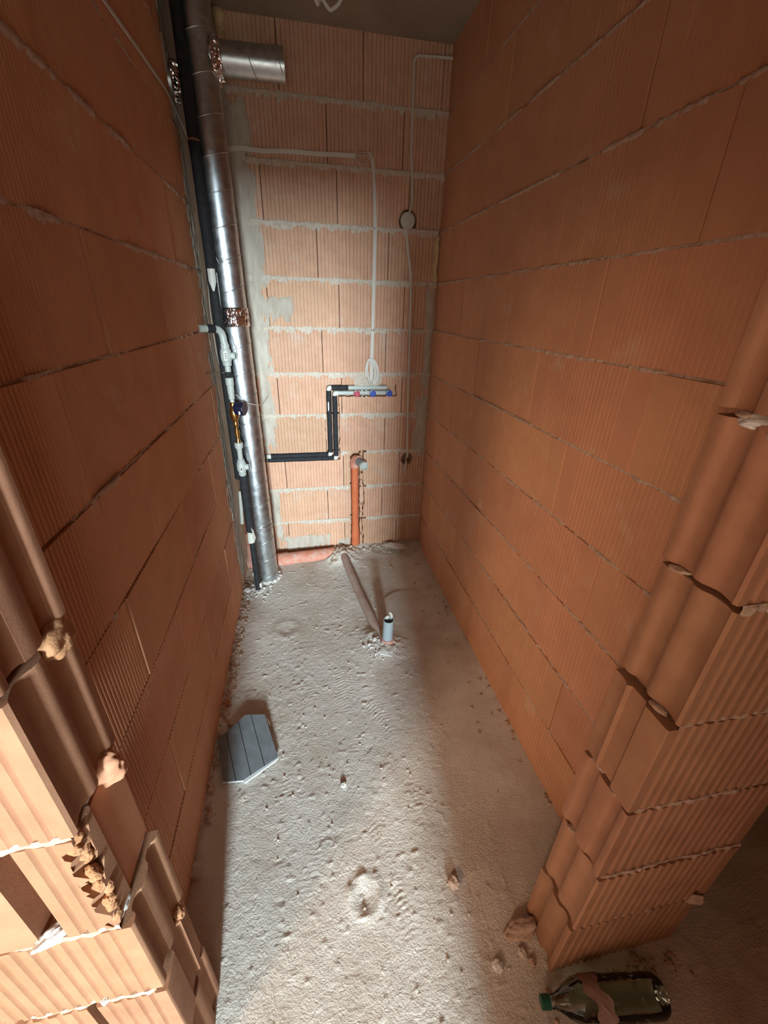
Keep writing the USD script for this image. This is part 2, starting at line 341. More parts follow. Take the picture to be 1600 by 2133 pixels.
# ---- side walls
EVEN = [-2.285, -1.775, -1.250, -.728, -.205]; ODD = [-2.285, -2.05, -1.512, -.980, -.46]
def side_wall(kind, name, label, bias, amp, drip, mort):
    w = thing(name, label, None, kind='structure')
    far = 0.0
    for k in range(11):
        js = (EVEN if k % 2 else ODD) + [far]; z0, z1 = k * .25 + (.0035 if k else -.03), (k + 1) * .25 - .0035 if k < 10 else TOP + .02
        for a, b in zip(js[:-1], js[1:]):
            a_ = a if a > -2.28 else -2.148
            if kind == 'left': pr = ribbed(a_ + .001, b - .001, .0125, .0022, .008, 'groove', plain=(.01, .01))
            else: pr = ribbed(a_ + .001, b - .001, .0165, .0013, .006, 'groove', plain=(.07 if b - a_ > .3 else .01, .06 if b - a_ > .3 else .01))
            ga = .0055 if kind == 'right' and k == 1 and abs(a + 1.25) < .01 else .001; gb = .0055 if kind == 'right' and k == 1 and abs(b + 1.25) < .01 else .001
            if ga > .002: pr = [(ga - .001 + p[0] if i < 2 else p[0], p[1]) for i, p in enumerate(pr)]
            if gb > .002: pr = [(p[0] - gb + .001 if i >= len(pr) - 2 else p[0], p[1]) for i, p in enumerate(pr)]
            part(w, 'brick', brick(kind, a_ + ga, b - gb, z0, z1, .10, pr, tilt=.0014), CLAY_SIDE)
        if k: part(w, 'mortar_bed', mortar(kind, -2.14, far, k * .25, (40 if kind == 'left' else 70) + k, bias[k], amp, drip, half=.0038), mort)
    return w
wall_right = side_wall('right', 'wall_right', 'right wall of large smooth red clay blocks with thin mortar lines', [0, -.003, -.001, -.001, .000, .001, .000, .002, .0025, .002, 0], .010, .005, MORTAR_PINK)
part(wall_right, 'wall_core', boxm((W + .098, -2.148, -.05), (W + .127, .1, 2.8)), CLAY_RAW)
wall_left = side_wall('left', 'wall_left', 'left wall of finely ribbed red clay blocks with ragged joints', [0, -.007, -.006, -.006, -.006, -.001, -.002, .001, .004, -.002, 0], .010, .010, MORTAR_PINK)
part(wall_left, 'wall_core', boxm((-.13, -2.148, -.05), (-.098, .1, 2.8)), CLAY_RAW)
for o, s in [((-.36, -.03, 1.95, 2.74), 31), ((-.36, -.02, 1.25, 2.1), 32), ((-.42, -.02, .55, 1.4), 33), ((-.45, -.02, .03, .75), 34)]:
    part(wall_left, 'mortar_smear', smear('left', o, s, .004), SMEAR)

# ---- entrance wall: a narrow pier on the right, a stub on the left, added, unseen lintel courses above the opening
TONGUE = [(0, .004), (0, .017), (-.010, .022), (-.010, .044), (0, .051), (0, .083), (-.010, .090), (-.010, .114), (0, .120), (0, .135)]
STEP = [(0, .004), (0, .050), (-.008, .058), (-.008, .092), (0, .097), (-.004, .106), (-.006, .118), (-.006, .135)]
TONGUE2 = [(0, .006), (-.004, .012), (-.010, .034), (-.004, .048), (0, .056), (0, .070), (-.009, .080), (-.010, .104), (-.002, .112), (0, .121), (-.003, .135)]
def rounded(e, n=1):
    e = np.array(e, float)
    for _ in range(n):
        a, b = e[:-1] * .75 + e[1:] * .25, e[:-1] * .25 + e[1:] * .75
        e = np.vstack([e[:1], np.stack([a, b], 1).reshape(-1, 2), e[-1:]])
    return [tuple(p) for p in e]
TONGUE, TONGUE2 = rounded(TONGUE), rounded(TONGUE2)
pier = thing('wall_entrance_right', 'ribbed brick pier right of the opening with grooved block ends', None, kind='structure')
PX0, PX1 = 1.002, 1.385
ends = [TONGUE, TONGUE2, TONGUE, STEP, TONGUE2, TONGUE2, TONGUE, TONGUE2, TONGUE, TONGUE, TONGUE]
for k in range(11):
    z0, z1 = k * .25 + (.006 if k else -.03), (k + 1) * .25 - .006 if k < 10 else TOP + .02
    dx = [0, .004, -.002, -.006, .006, .002, 0, .003, 0, 0, 0][k]
    prof = ribbed(PX0 + dx, PX1, .0225, .0042, .013, 'round', plain=(.004, .02))
    e0 = ends[k]; u0 = PX0 + dx
    poly = [(u0 - x, -y) for x, y in reversed(e0)] + prof[1:] + [(PX1, -.135)]
    cs = m3.CrossSection([[(float(a), float(b)) for a, b in poly]], m3.FillRule.NonZero)
    q = tm(cs.extrude(z1 - z0).translate([0, 0, z0])); v = np.array(q.vertices); v[:, 1] += rng.normal(0, .0015)
    t = TM(frame_map('front')(v[:, 0], v[:, 1], v[:, 2]), q.faces)
    if t.volume < 0: t.invert()
    if k == 6 or k == 1:
        mm = m3.Manifold(m3.Mesh(np.ascontiguousarray(t.vertices, np.float32), np.ascontiguousarray(t.faces, np.uint32)))
        t = tm(mm - cyl((1.355, -2.31, k * .25 + .035), (1.355, -2.25, k * .25 + .035), .014))
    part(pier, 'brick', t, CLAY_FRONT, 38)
    if k:
        part(pier, 'mortar_bed', mortar('front', PX0 + .012, PX1 - .002, k * .25, 100 + k, -.0015, .007, .006, .13), MORTAR_PINK)
        for (ya, yb, sd) in [(-2.262, -2.225, 1), (-2.205, -2.165, 2)]:
            if rng.random() < .6: part(pier, 'mortar_lump', blob((PX0 + .010, (ya + yb) / 2, k * .25), .011, k * 3 + sd, (.9, 1.5, .45), .5), MORTAR_PINK, 60)
part(pier, 'mortar_lump', blob((PX0 + .030, -2.262, 1.488), .034, 5, (1.1, 1.25, .42), .55, 3), MORTAR_WHITE, 60, 'whitish mortar squeezed out between two blocks')
part(pier, 'mortar_lump', blob((PX0 + .03, -2.205, 1.495), .026, 6, (.9, 1.3, .5), .55, 3), MORTAR_WHITE, 60, 'whitish mortar squeezed out between two blocks')
part(pier, 'mortar_lump', blob((PX0 + .16, -2.289, 1.238), .02, 8, (1.8, .25, .5), .5, 3), MORTAR_WHITE, 60)
part(pier, 'mortar_lump', blob((PX1 - .03, -2.287, .25), .022, 9, (1.2, .3, 1.), .5, 3), MORTAR_PINK, 60)

stub = thing('wall_entrance_left', 'ribbed brick end of the entrance wall left of the opening', None, kind='structure')
LX1 = .117
def stub_brick(x0, x1, z0, z1, end, style='round', plain=(.002, .004), mat=CLAY_FRONT, depth=.135, jag=False):
    prof = ribbed(x0, x1, .0225, .0045, .012, style, plain)
    e = end or [(0, depth)]
    poly = [(x0, -depth)] + prof[:-1] + [(x1 + x, -y) for x, y in e]
    cs = m3.CrossSection([[(float(a), float(b)) for a, b in poly]], m3.FillRule.NonZero)
    mm = cs.extrude(z1 - z0).translate([0, 0, z0])
    if jag:
        lumps = [m3.Manifold.cube([.03, .03, .05], True).rotate([rng.uniform(0, 60), rng.uniform(0, 60), rng.uniform(0, 60)]).translate([x1 + .004 + rng.uniform(-.004, .008), rng.uniform(-.016, .012), z]) for z in np.arange(z0, z1 + .01, .021)]
        for l_ in lumps: mm = mm - l_
    q = tm(mm); v = np.array(q.vertices)
    t = TM(frame_map('front')(v[:, 0], v[:, 1] + rng.normal(0, .001), v[:, 2]), q.faces)
    if t.volume < 0: t.invert()
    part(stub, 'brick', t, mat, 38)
rows = {0: [(-.48, .122, TONGUE)], 1: [(-.50, -.006, None), (.006, .124, STEP)], 2: [(-.36, .121, TONGUE)], 4: [(-.27, .115, TONGUE2)], 5: [(-.40, .115, TONGUE)], 6: [(-.27, .115, TONGUE)], 7: [(-.40, .115, TONGUE2)], 8: [(-.27, .115, TONGUE)], 9: [(-.40, .115, TONGUE)], 10: [(-.27, .115, TONGUE)]}
for k in range(11):
    z0, z1 = k * .25 + (.006 if k else -.03), (k + 1) * .25 - .006 if k < 10 else TOP + .02
    if k == 3:
        stub_brick(-.42, .004, z0, z1, None, plain=(.002, .30))
        stub_brick(.034, .108, z0, z1, [(0, .044)], depth=.044, jag=True)
        # the plain face of the block behind the broken piece
        part(stub, 'brick', boxm((.020, -2.237, z0), (.104, -2.15, z1 - .012)), CLAY_SIDE)
    else:
        for a, b, e in rows[k]: stub_brick(a, b, z0, z1, e)
    if k: part(stub, 'mortar_bed', mortar('front', -.45, LX1 - .012, k * .25, 130 + k, -.001, .006, .006, .12), MORTAR_PINK)
    x_ = -.48 if k in (0, 1) else rows.get(k, [(-.42,)])[0][0]
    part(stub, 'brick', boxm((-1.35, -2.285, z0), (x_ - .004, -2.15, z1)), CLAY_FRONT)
for (c, r, s, sq, mt) in [((.090, -2.252, .752), .026, 1, (.9, .8, .5), MORTAR_WHITE), ((.100, -2.17, 1.238), .030, 2, (.8, 1.2, .9), CLAY_RAW), ((.105, -2.185, .985), .030, 3, (.6, 1.0, 1.1), CLAY_SIDE), ((.02, -2.28, .766), .022, 4, (1.2, .5, .6), MORTAR_WHITE),
                          ((.112, -2.17, .502), .02, 6, (.6, 1.2, .7), CLAY_RAW), ((.018, -2.279, .505), .012, 7, (1, .5, .6), MORTAR_WHITE), ((.105, -2.18, 1.49), .02, 8, (.6, 1.4, .5), MORTAR)]:
    part(stub, 'mortar_lump', blob(c, r, s, sq, .5, 3), mt, 60)
# broken raw edge of the cut block: small chips of bare clay
for i, z in enumerate(np.linspace(.775, .985, 11)):
    part(stub, 'clay_chip', blob((.101 + rng.uniform(-.006, .004), -2.272 + rng.uniform(-.004, .012), z), .010, 40 + i, (.8, .8, 1.3), .45, 3, 1.2), CLAY_RAW)
lin = thing('trim_1', 'unseen brick courses added over the opening to shade the upper room', None, kind='structure')
part(lin, 'lintel', boxm((.10, -2.285, 2.12), (1.01, -2.15, 2.80)), CLAY_FRONT)  # out of view, added so the upper back wall gets less light

# ------------------------------------------------------------------ floor
def foot(x, y, cx, cy, ang, size=.29, seed=0):
    c, s = math.cos(ang), math.sin(ang); a = ((x - cx) * c + (y - cy) * s) / size; b = (-(x - cx) * s + (y - cy) * c) / (size * .36)
    wid = .5 * (1 - .28 * np.exp(-((a + .08) / .13) ** 2)) * np.sqrt(np.clip(1 - (2 * a) ** 4, 0, 1))
    m = np.clip((wid - abs(b)) * 9, 0, 1)
    tread = np.abs(((a * size + .35 * abs(b) * size * .36) / .016) % 1 - .5) * 2
    part_ = np.clip((meshkit.fbm(np.stack([x * 9, y * 9, x * 0 + seed], -1), 2, 60 + seed) - .38) * 6, 0, 1)
    return m * part_ * (tread - .7)
def floor_h(x, y):
    P = np.stack([x, y, x * 0], -1)
    hi = (1 - .75 * np.clip((x - .93) / .12, 0, 1) * (y > -2.1))
    h = .006 * (meshkit.fbm(P * 4, 3, 1) - .5) + hi * .0012 * (meshkit.fbm(P * 22, 3, 2) - .5) + hi * .0020 * (meshkit.fbm(P * 85, 2, 3) - .5)
    r1 = meshkit.noise(P * 48, 8); h = h - hi * .0016 * np.clip((r1 - .80) * 5, 0, 1) + hi * .0030 * np.clip((meshkit.noise(P * 60, 9) - .80) * 6, 0, 1)
    rough = np.clip((meshkit.fbm(P * 3.5, 3, 12) - .5) * 5, 0, 1)
    h = h + rough * .0016 * (meshkit.fbm(P * 60, 3, 14) - .5) * 2
    for i, (cx, cy, a) in enumerate([(.55, -1.62, 1.2), (.42, -1.15, 1.5), (.62, -1.95, 1.75), (.40, -1.90, 1.3), (.70, -1.45, 1.9), (.30, -.75, .4), (.52, -.62, 1.2), (.78, -1.75, 1.4), (.33, -.95, 2.4), (.55, -1.25, 1.6), (.30, -1.75, 1.5), (.66, -2.15, 1.5)]):
        h = h + .0017 * foot(x, y, cx, cy, a, .29, i)
    for cx, cy, r, d in [(.53, -2.035, .045, .005), (.27, -.80, .06, .003)]:
        q = np.hypot(x - cx, y - cy) / r; h = h + d * (np.exp(-((q - 1) / .35) ** 2) - .8 * np.exp(-(q / .7) ** 2)) * (.5 + meshkit.noise(P * 40, 31))
    # heaps: at the foot of the back wall, around the pipe ends, along the left wall
    hw = np.clip(1 - (-y) / .16, 0, 1) * np.clip((x - .52) / .1, 0, 1); h = h + hw * (.012 + .035 * meshkit.fbm(P * 26, 3, 17))
    for cx, cy, r, d in [(.66, -.14, .10, .050), (.80, -1.03, .10, .022), (.735, -.93, .05, .018), (.60, -.13, .07, .02), (.08, -.40, .08, .012)]:
        q = np.hypot(x - cx, y - cy) / r; h = h + d * np.exp(-q ** 2) * (.7 + .6 * meshkit.fbm(P * 45, 2, 19))
    lw = np.clip(1 - x / .055, 0, 1) * (y > -1.9); h = h + lw * (.004 + .018 * meshkit.fbm(P * 60, 3, 23))
    # trench beside the orange pipe
    tr = np.exp(-((y + .045) / .03) ** 2) * np.clip((.58 - x) / .05, 0, 1); h = h - .03 * tr
    return h
xs = np.r_[np.linspace(-1.5, -.06, 20), np.arange(-.03, 1.262, .0045), np.linspace(1.275, 2.2, 60), np.linspace(2.25, 3.0, 8)]
ys = np.r_[np.linspace(-9.3, -2.85, 30), np.linspace(-2.8, -2.42, 40), np.arange(-2.41, .02, .0045), .05, .1]
X, Y = np.meshgrid(xs, ys, indexing='ij'); H = floor_h(X, Y)
floor = thing('floor', 'rough dusty screed floor with boot prints', None, kind='structure')
nx, ny = X.shape
i = np.arange(nx - 1)[:, None] * ny; j = np.arange(ny - 1)[None]; q = np.stack([i + j, i + ny + j, i + ny + j + 1, i + j + 1], -1).reshape(-1, 4)
part(floor, 'screed', TM(np.stack([X, Y, H], -1).reshape(-1, 3), np.vstack([q[:, [0, 1, 2]], q[:, [0, 2, 3]]])), FLOOR, True)
def fz(x, y): return float(floor_h(np.array([float(x)]), np.array([float(y)]))[0])
# smooth round patch of levelled screed behind the grey pipe stub
def patch(cx, cy, rx, ry, z, seed, th=.010, n=72):
    a = np.linspace(0, 2 * math.pi, n, endpoint=False); rr = 1 + .05 * (meshkit.fbm(np.stack([np.cos(a) * 2, np.sin(a) * 2, a * 0 + seed], 1), 2, seed) - .5)
    prof = [(1.0, -th), (1.0, 0), (.97, .003), (.5, .004), (.02, .004)]
    V = []
    for s, dz in prof: V.append(np.stack([cx + rx * rr * s * np.cos(a), cy + ry * rr * s * np.sin(a), a * 0 + z + dz + .0055 * s * (np.sin(a) * .75 - np.cos(a) * .65) - .003], 1))
    k = len(prof); V = np.stack(V, 1).reshape(-1, 3); i = np.arange(n)[:, None] * k; i2 = ((np.arange(n) + 1) % n)[:, None] * k; j = np.arange(k - 1)[None]
    q = np.stack([i + j, i2 + j, i2 + j + 1, i + j + 1], -1).reshape(-1, 4)
    return TM(V, np.vstack([q[:, [0, 1, 2]], q[:, [0, 2, 3]]]))
part(floor, 'levelled_patch', patch(.985, -.735, .155, .165, .004, 3), FLOOR, 40, 'smooth round patch in the screed behind the grey pipe stub')

# ------------------------------------------------------------------ ceiling and the spaces behind the camera
ceil = thing('ceiling', 'bare grey concrete ceiling', None, kind='structure')
part(ceil, 'slab', boxm((-2.7, -9.3, TOP), (3.1, .24, TOP + .15)), CEIL)
hall = thing('wall_hall', 'unseen brick partition with a doorway, added behind the camera to shape the light', None, kind='structure')  # unseen wall, added to cast the shadow edge and cut the window light
HY, DX0, DX1 = -3.35, -1.15, .70
for nm, a, b in [('partition', (DX1, HY - .12, -.05), (3.1, HY, 2.8)), ('partition', (-2.6, HY - .12, -.05), (DX0, HY, 2.8)), ('partition', (-.34, HY - .95, -.05), (-.22, HY, 2.8)), ('lintel', (DX0, HY - .12, 1.90), (DX1, HY, 2.8))]:  # middle piece added only to keep the warm fill off the hall floor
    part(hall, nm, boxm(a, b), CLAY_SIDE)
hs = thing('wall_outer', 'plain walls of the rooms behind the camera', None, kind='structure')
for a, b in [((-1.47, HY, -.05), (-1.35, -2.15, 2.8)), ((2.98, HY, -.05), (3.1, .1, 2.8)), ((1.37, .1, -.05), (3.1, .22, 2.8))]:
    part(hs, 'partition', boxm(a, b), CLAY_SIDE)
wx0, wx1, wz0, wz1 = WIN[0] - .48, WIN[0] + .48, 1.32, 2.72
for a, b in [((-2.72, -9.17, -.05), (-2.6, HY, 2.8)), ((2.2, -9.17, -.05), (2.32, HY, 2.8)),
             ((-2.72, -9.29, -.05), (wx0, -9.15, 2.8)), ((wx1, -9.29, -.05), (2.32, -9.15, 2.8)), ((wx0, -9.29, -.05), (wx1, -9.15, wz0)), ((wx0, -9.29, wz1), (wx1, -9.15, 2.8))]:
    part(hs, 'partition', boxm(a, b), PLASTER)

# ------------------------------------------------------------------ ventilation duct
def daxis(z): return np.array([.142 - .029 * z / TOP, -.285, z])
duct = thing('ventilation_duct', 'galvanised spiral ventilation duct standing in the back left corner', 'duct', (.142, -.285, 0))
DR = .068
zz = np.linspace(.0, TOP, 60); P = np.stack([daxis(z) for z in zz])
rt = part(duct, 'riser_tube', tube(P, DR + .0006 * np.sin(zz * 40), 40), METAL, 40)
def helix(p0, p1, r, pitch, tilt, wire=.0016, ph=0.):
    p0, p1 = np.array(p0, float), np.array(p1, float); Ln = np.linalg.norm(p1 - p0); d = (p1 - p0) / Ln
    a_ = np.array([0, 1.0, 0]) if abs(d[1]) < .9 else np.array([1.0, 0, 0]); n = np.cross(d, a_); n /= np.linalg.norm(n); b = np.cross(d, n)
    turns = Ln / pitch; t = np.linspace(0, 1, int(turns * 40) + 2); a = t * turns * 2 * math.pi + ph
    return tube(p0 + (t * Ln)[:, None] * d + r * (np.cos(a)[:, None] * n + np.sin(a)[:, None] * b), wire, 6)
part(rt, 'spiral_seam', helix(daxis(.01), daxis(2.74), DR + .0006, .125, 0, .0022), METAL, 60)
def crinkle(p0, p1, r, amp, seed, n=64, m=20, a0=0, a1=2 * math.pi, freq=14):
    p0, p1 = np.array(p0, float), np.array(p1, float); d = p1 - p0; Ln = np.linalg.norm(d); d /= Ln
    a_ = np.array([0, 1.0, 0]) if abs(d[1]) < .9 else np.array([1.0, 0, 0]); nn = np.cross(d, a_); nn /= np.linalg.norm(nn); b = np.cross(d, nn)
    A, T = np.meshgrid(np.linspace(a0, a1, n), np.linspace(0, 1, m), indexing='ij')
    q = np.stack([np.cos(A) * r * freq * 6, np.sin(A) * r * freq * 6, T * Ln * freq * 2.5 + seed], -1)
    h = 1 - np.abs(2 * meshkit.fbm(q, 3, seed) - 1) * 2
    rr = r + amp * h; edge = np.minimum(T, 1 - T) * m; rr = np.where(edge < .5, r - .001, rr)
    V = (p0 + (T * Ln)[..., None] * d + rr[..., None] * (np.cos(A)[..., None] * nn + np.sin(A)[..., None] * b)).reshape(-1, 3)
    i = np.arange(n - 1)[:, None] * m; j = np.arange(m - 1)[None]; qd = np.stack([i + j, i + j + 1, i + m + j + 1, i + m + j], -1).reshape(-1, 4)
    return TM(V, np.vstack([qd[:, [0, 1, 2]], qd[:, [0, 2, 3]]]))
part(duct, 'foil_tape', crinkle(daxis(1.515), daxis(1.60), DR + .0025, .004, 3, 110, 16), FOIL, False, 'crinkled foil tape around the middle of the duct')
bt_ = part(duct, 'branch_tube', lathe((.14, -.285, 2.487), (.444, -.285, 2.492), [(0, .053), (.300, .053), (.303, .0535), (.304, .0535), (.304, .050), (.05, .050)], 36), METAL, 40)
part(bt_, 'branch_seam', helix((.18, -.285, 2.4876), (.435, -.285, 2.4919), .0535, .115, 0, .0018, 1.0), METAL, 60)
part(duct, 'foil_collar', crinkle((.165, -.285, 2.487), (.205, -.285, 2.488), .060, .010, 5, 80, 12, freq=11), FOIL, False, 'crinkled foil sealing the side branch')
part(duct, 'foil_collar', crinkle((.175, -.285, 2.40), (.188, -.285, 2.56), .012, .006, 9, 30, 40, freq=16), FOIL, False)
part(duct, 'wall_branch', lathe((.12, -.285, 2.40), (-.01, -.300, 2.40), [(0, .050), (.13, .050)], 28), METAL, 40)
part(duct, 'foil_collar', crinkle((.062, -.291, 2.40), (.002, -.300, 2.40), .053, .010, 7, 90, 18, freq=11), FOIL, False)
for z, dz in [(1.785, .003), (1.795, -.004), (.385, .012), (.40, -.010), (.41, .004)]:
    part(duct, 'tie_wire', tube([daxis(z) + np.array([math.cos(a), math.sin(a), 0]) * (DR + .0012) + np.array([0, 0, dz * math.sin(a)]) for a in np.linspace(0, 2 * math.pi, 40)], .0011, 6), WIRE, 60)
part(duct, 'tie_wire', tube(smooth_path([(.20, -.33, .40), (.214, -.34, .415), (.222, -.35, .45), (.216, -.36, .475)], .004, 2), .0011, 6), WIRE, 60)
part(duct, 'tie_wire', cat_([tube(smooth_path([(.09, -.352, 1.79), (.105, -.367, 1.80), (.118, -.36, 1.785), (.10, -.358, 1.778), (.092, -.36, 1.80)], .003, 1), .0012, 6)]), WIRE, 60)

# ------------------------------------------------------------------ insulated water riser and the meter set in front of it
riser = thing('water_riser', 'black insulated water pipe running up the corner left of the duct', 'pipe', (.066, -.367, .72))
def rx(z): return (.064 + .004 * (z - 1.6), -.367, z)
zz = np.linspace(.74, TOP, 50)
part(riser, 'insulation', tube([rx(z) for z in zz], .0225 + .0012 * (meshkit.fbm(np.stack([zz * 9, zz * 0, zz * 0], 1), 3, 3) - .5) * 2, 20), FOAM, 50)
def bare_patch(z0, z1, r, a0, a1, seed):
    n, m = 14, 12; A, T = np.meshgrid(np.linspace(a0, a1, n), np.linspace(0, 1, m), indexing='ij'); k = 1 - .85 * np.clip((.45 - T) / .45, 0, 1); A = (a0 + a1) / 2 + (A - (a0 + a1) / 2) * k
    Z = z0 + (z1 - z0) * T; V = np.stack([.064 + .004 * (Z - 1.6) + r * np.cos(A), -.367 + r * np.sin(A), Z], -1).reshape(-1, 3)
    i = np.arange(n - 1)[:, None] * m; j = np.arange(m - 1)[None]; q = np.stack([i + j, i + m + j, i + m + j + 1, i + j + 1], -1).reshape(-1, 4)
    return TM(V, np.vstack([q[:, [0, 1, 2]], q[:, [0, 2, 3]]]))
part(riser, 'bare_pipe', bare_patch(1.665, 1.755, .0242, -2.2, -.75, 1), PPR_W, True, 'bare pale pipe showing through torn insulation')
part(riser, 'bare_pipe', bare_patch(1.60, 1.74, .0245, -.55, -.15, 1), STICK, True)
part(riser, 'insulation_tape', lathe(rx(2.20), rx(2.207), [(0, .0240), (.007, .0240)], 20, False), FOIL, 40)

BX, BY = .087, -.42
meter = thing('water_meter_set', 'grey plastic water line with brass meter and two lever valves', 'water meter', (BX, BY, .78))
el = smooth_path([(-.004, -.492, 1.512), (.035, -.463, 1.512), (.070, -.432, 1.508), (BX - .004, BY, 1.488), (BX, BY, 1.43)], .006, 3)
ep = part(meter, 'elbow_pipe', tube(el, .0165, 18), PPR, 50)
k0, k1 = int(len(el) * .22), int(len(el) * .46)
part(ep, 'elbow_sleeve', tube(el[k0:k1], .0178, 18), FOAM, 50, 'short black sleeve on the elbow pipe')
def col(z): return (BX + (.003 if z < 1.1 else 0), BY, z)
vb = part(meter, 'valve_body', lathe((BX, BY, 1.452), (BX, BY, 1.30), [(0, .0165), (.008, .0165), (.008, .020), (.030, .020), (.032, .024), (.045, .026), (.075, .026), (.088, .022), (.090, .0205), (.105, .0205), (.107, .014), (.152, .014)], 26), PPR, 35)
part(vb, 'valve_neck', lathe((BX, BY - .004, 1.392), (BX + .048, BY - .012, 1.392), [(0, .013), (.030, .013), (.030, .016), (.046, .015)], 18), PPR, 35)
part(vb, 'valve_handle', ribbon([(BX + .050, BY - .013, 1.365), (BX + .053, BY - .014, 1.395), (BX + .052, BY - .016, 1.43), (BX + .044, BY - .018, 1.445), (BX + .040, BY - .018, 1.478)], (1, 0, .05), .016, .004), GREYPVC, 40)
part(vb, 'sticker', boxm((BX - .006, BY - .0275, 1.372), (BX + .007, BY - .0262, 1.412)), STICK)
for dz in (0, .010, .020): part(vb, 'sticker_print', boxm((BX - .002, BY - .0281, 1.380 + dz), (BX + .005, BY - .0274, 1.384 + dz)), INK)
part(meter, 'coupling', lathe(col(1.290), col(1.215), [(0, .0195), (.035, .0195), (.037, .017), (.055, .017), (.075, .016)], 22), PPR, 35)
part(meter, 'clamp_band', lathe(col(1.318), col(1.300), [(0, .0175), (.018, .0175)], 20), FOAM, 35)
part(meter, 'union', lathe(col(1.215), col(1.180), [(0, .0150), (.028, .0150), (.030, .011), (.035, .011)], 20), PPR, 35)
part(meter, 'threaded_end', lathe(col(1.185), col(1.165), [(0, .0105), (.02, .0105)], 18), PPR_W, 35)
part(meter, 'meter_body', lathe(col(1.172), col(1.045), [(0, .0105), (.004, .015), (.018, .0155), (.022, .013), (.034, .018), (.045, .0225), (.060, .024), (.078, .022), (.092, .015), (.100, .012), (.104, .0135), (.116, .0135), (.122, .010), (.127, .009)], 28), BRASS, 30)
rg = part(meter, 'register', lathe((BX + .010, BY - .006, 1.142), (BX + .060, BY - .022, 1.142), [(0, .026), (.006, .034), (.047, .035), (.050, .033)], 30), NAVY, 35, 'navy blue round register head')
part(rg, 'register_label', boxm((BX + .030, BY - .0500, 1.118), (BX + .038, BY - .0480, 1.134)), STICK)
part(meter, 'brass_nipple', lathe(col(1.048), col(.955), [(0, .0075), (.018, .0075), (.018, .0125), (.035, .0125), (.035, .0145), (.040, .0145), (.040, .0105), (.060, .0105), (.062, .008), (.068, .0085), (.080, .0125), (.093, .0135)], 6 * 4), BRASS, 30)
part(meter, 'coupling', lathe(col(.962), col(.86), [(0, .0215), (.008, .0225), (.026, .0215), (.034, .0155), (.045, .0135), (.102, .0135)], 24), PPR, 35)
vb = part(meter, 'valve_body', lathe(col(.868), col(.775), [(0, .0195), (.012, .0195), (.016, .023), (.030, .0255), (.058, .025), (.068, .020), (.088, .0195), (.093, .016)], 26), PPR, 35)
part(vb, 'valve_neck', lathe((BX, BY - .004, .828), (BX + .046, BY - .012, .828), [(0, .013), (.028, .013), (.028, .016), (.044, .015)], 18), PPR, 35)
part(vb, 'valve_handle', ribbon([(BX + .048, BY - .013, .806), (BX + .051, BY - .014, .835), (BX + .048, BY - .016, .86), (BX + .043, BY - .017, .875), (BX + .041, BY - .017, .91)], (1, 0, .05), .016, .004), GREYPVC, 40)
part(vb, 'sticker', boxm((BX - .003, BY - .0265, .805), (BX + .009, BY - .0245, .838)), STICK)
part(vb, 'sticker_print', boxm((BX + .001, BY - .0271, .812), (BX + .006, BY - .0264, .829)), INK)
part(meter, 'drop_insulation', tube([(BX + .004, BY - .002, z) for z in np.linspace(.775, .415, 20)], np.r_[np.full(18, .0235), .021, .012], 20), FOAM, 45, 'thick black insulation below the lower valve')
df = part(meter, 'drop_fitting', lathe((BX + .002, BY - .004, .44), (BX + .002, BY - .004, .345), [(0, .0145), (.02, .0145), (.022, .0185), (.050, .0185), (.053, .0205), (.082, .0205), (.092, .013), (.095, .002)], 22), PPR_W, 35, 'pale plastic fitting under the insulation')
part(df, 'drop_handle', ribbon([(BX + .016, BY - .016, .46), (BX + .022, BY - .018, .42), (BX + .028, BY - .019, .39), (BX + .018, BY - .02, .36)], (1, -.4, .05), .014, .004), PPR_W, 40)
part(meter, 'drop_pipe', tube([(BX + .006, BY - .006, z) for z in np.linspace(.36, .012, 20)], .0165, 18), FOAM, 45, 'thin black pipe going down into the floor')
part(meter, 'foot_mortar', blob((BX + .008, BY - .010, .004), .03, 12, (1.2, .9, .5), .5, 3), MORTAR_WHITE, 60)
part(meter, 'foot_mortar', blob((BX + .024, BY - .018, .05), .009, 13, (.8, .6, 2), .4, 2), MORTAR_WHITE, 60)
# nail in the left wall, and thin wires
single('wall_nail', cat_([lathe((.0, -.52, 1.325), (.0735, -.425, 1.315), [(0, .0022), (.11, .0022)], 8), lathe((.066, -.435, 1.3155), (.074, -.425, 1.315), [(0, .005), (.008, .005)], 10)]), WIRE, 'long steel hook nail in the left wall holding the meter line', 'nail', 50)
single('thin_wire', tube(smooth_path([(.108, -.43, 1.21), (.14, -.388, 1.165), (.19, -.348, 1.14), (.217, -.27, 1.125), (.222, -.15, 1.118), (.232, -.003, 1.122)], .012, 2), .0016, 8), CABLE, 'thin white wire hanging across the duct beside the meter', 'wire', 60)

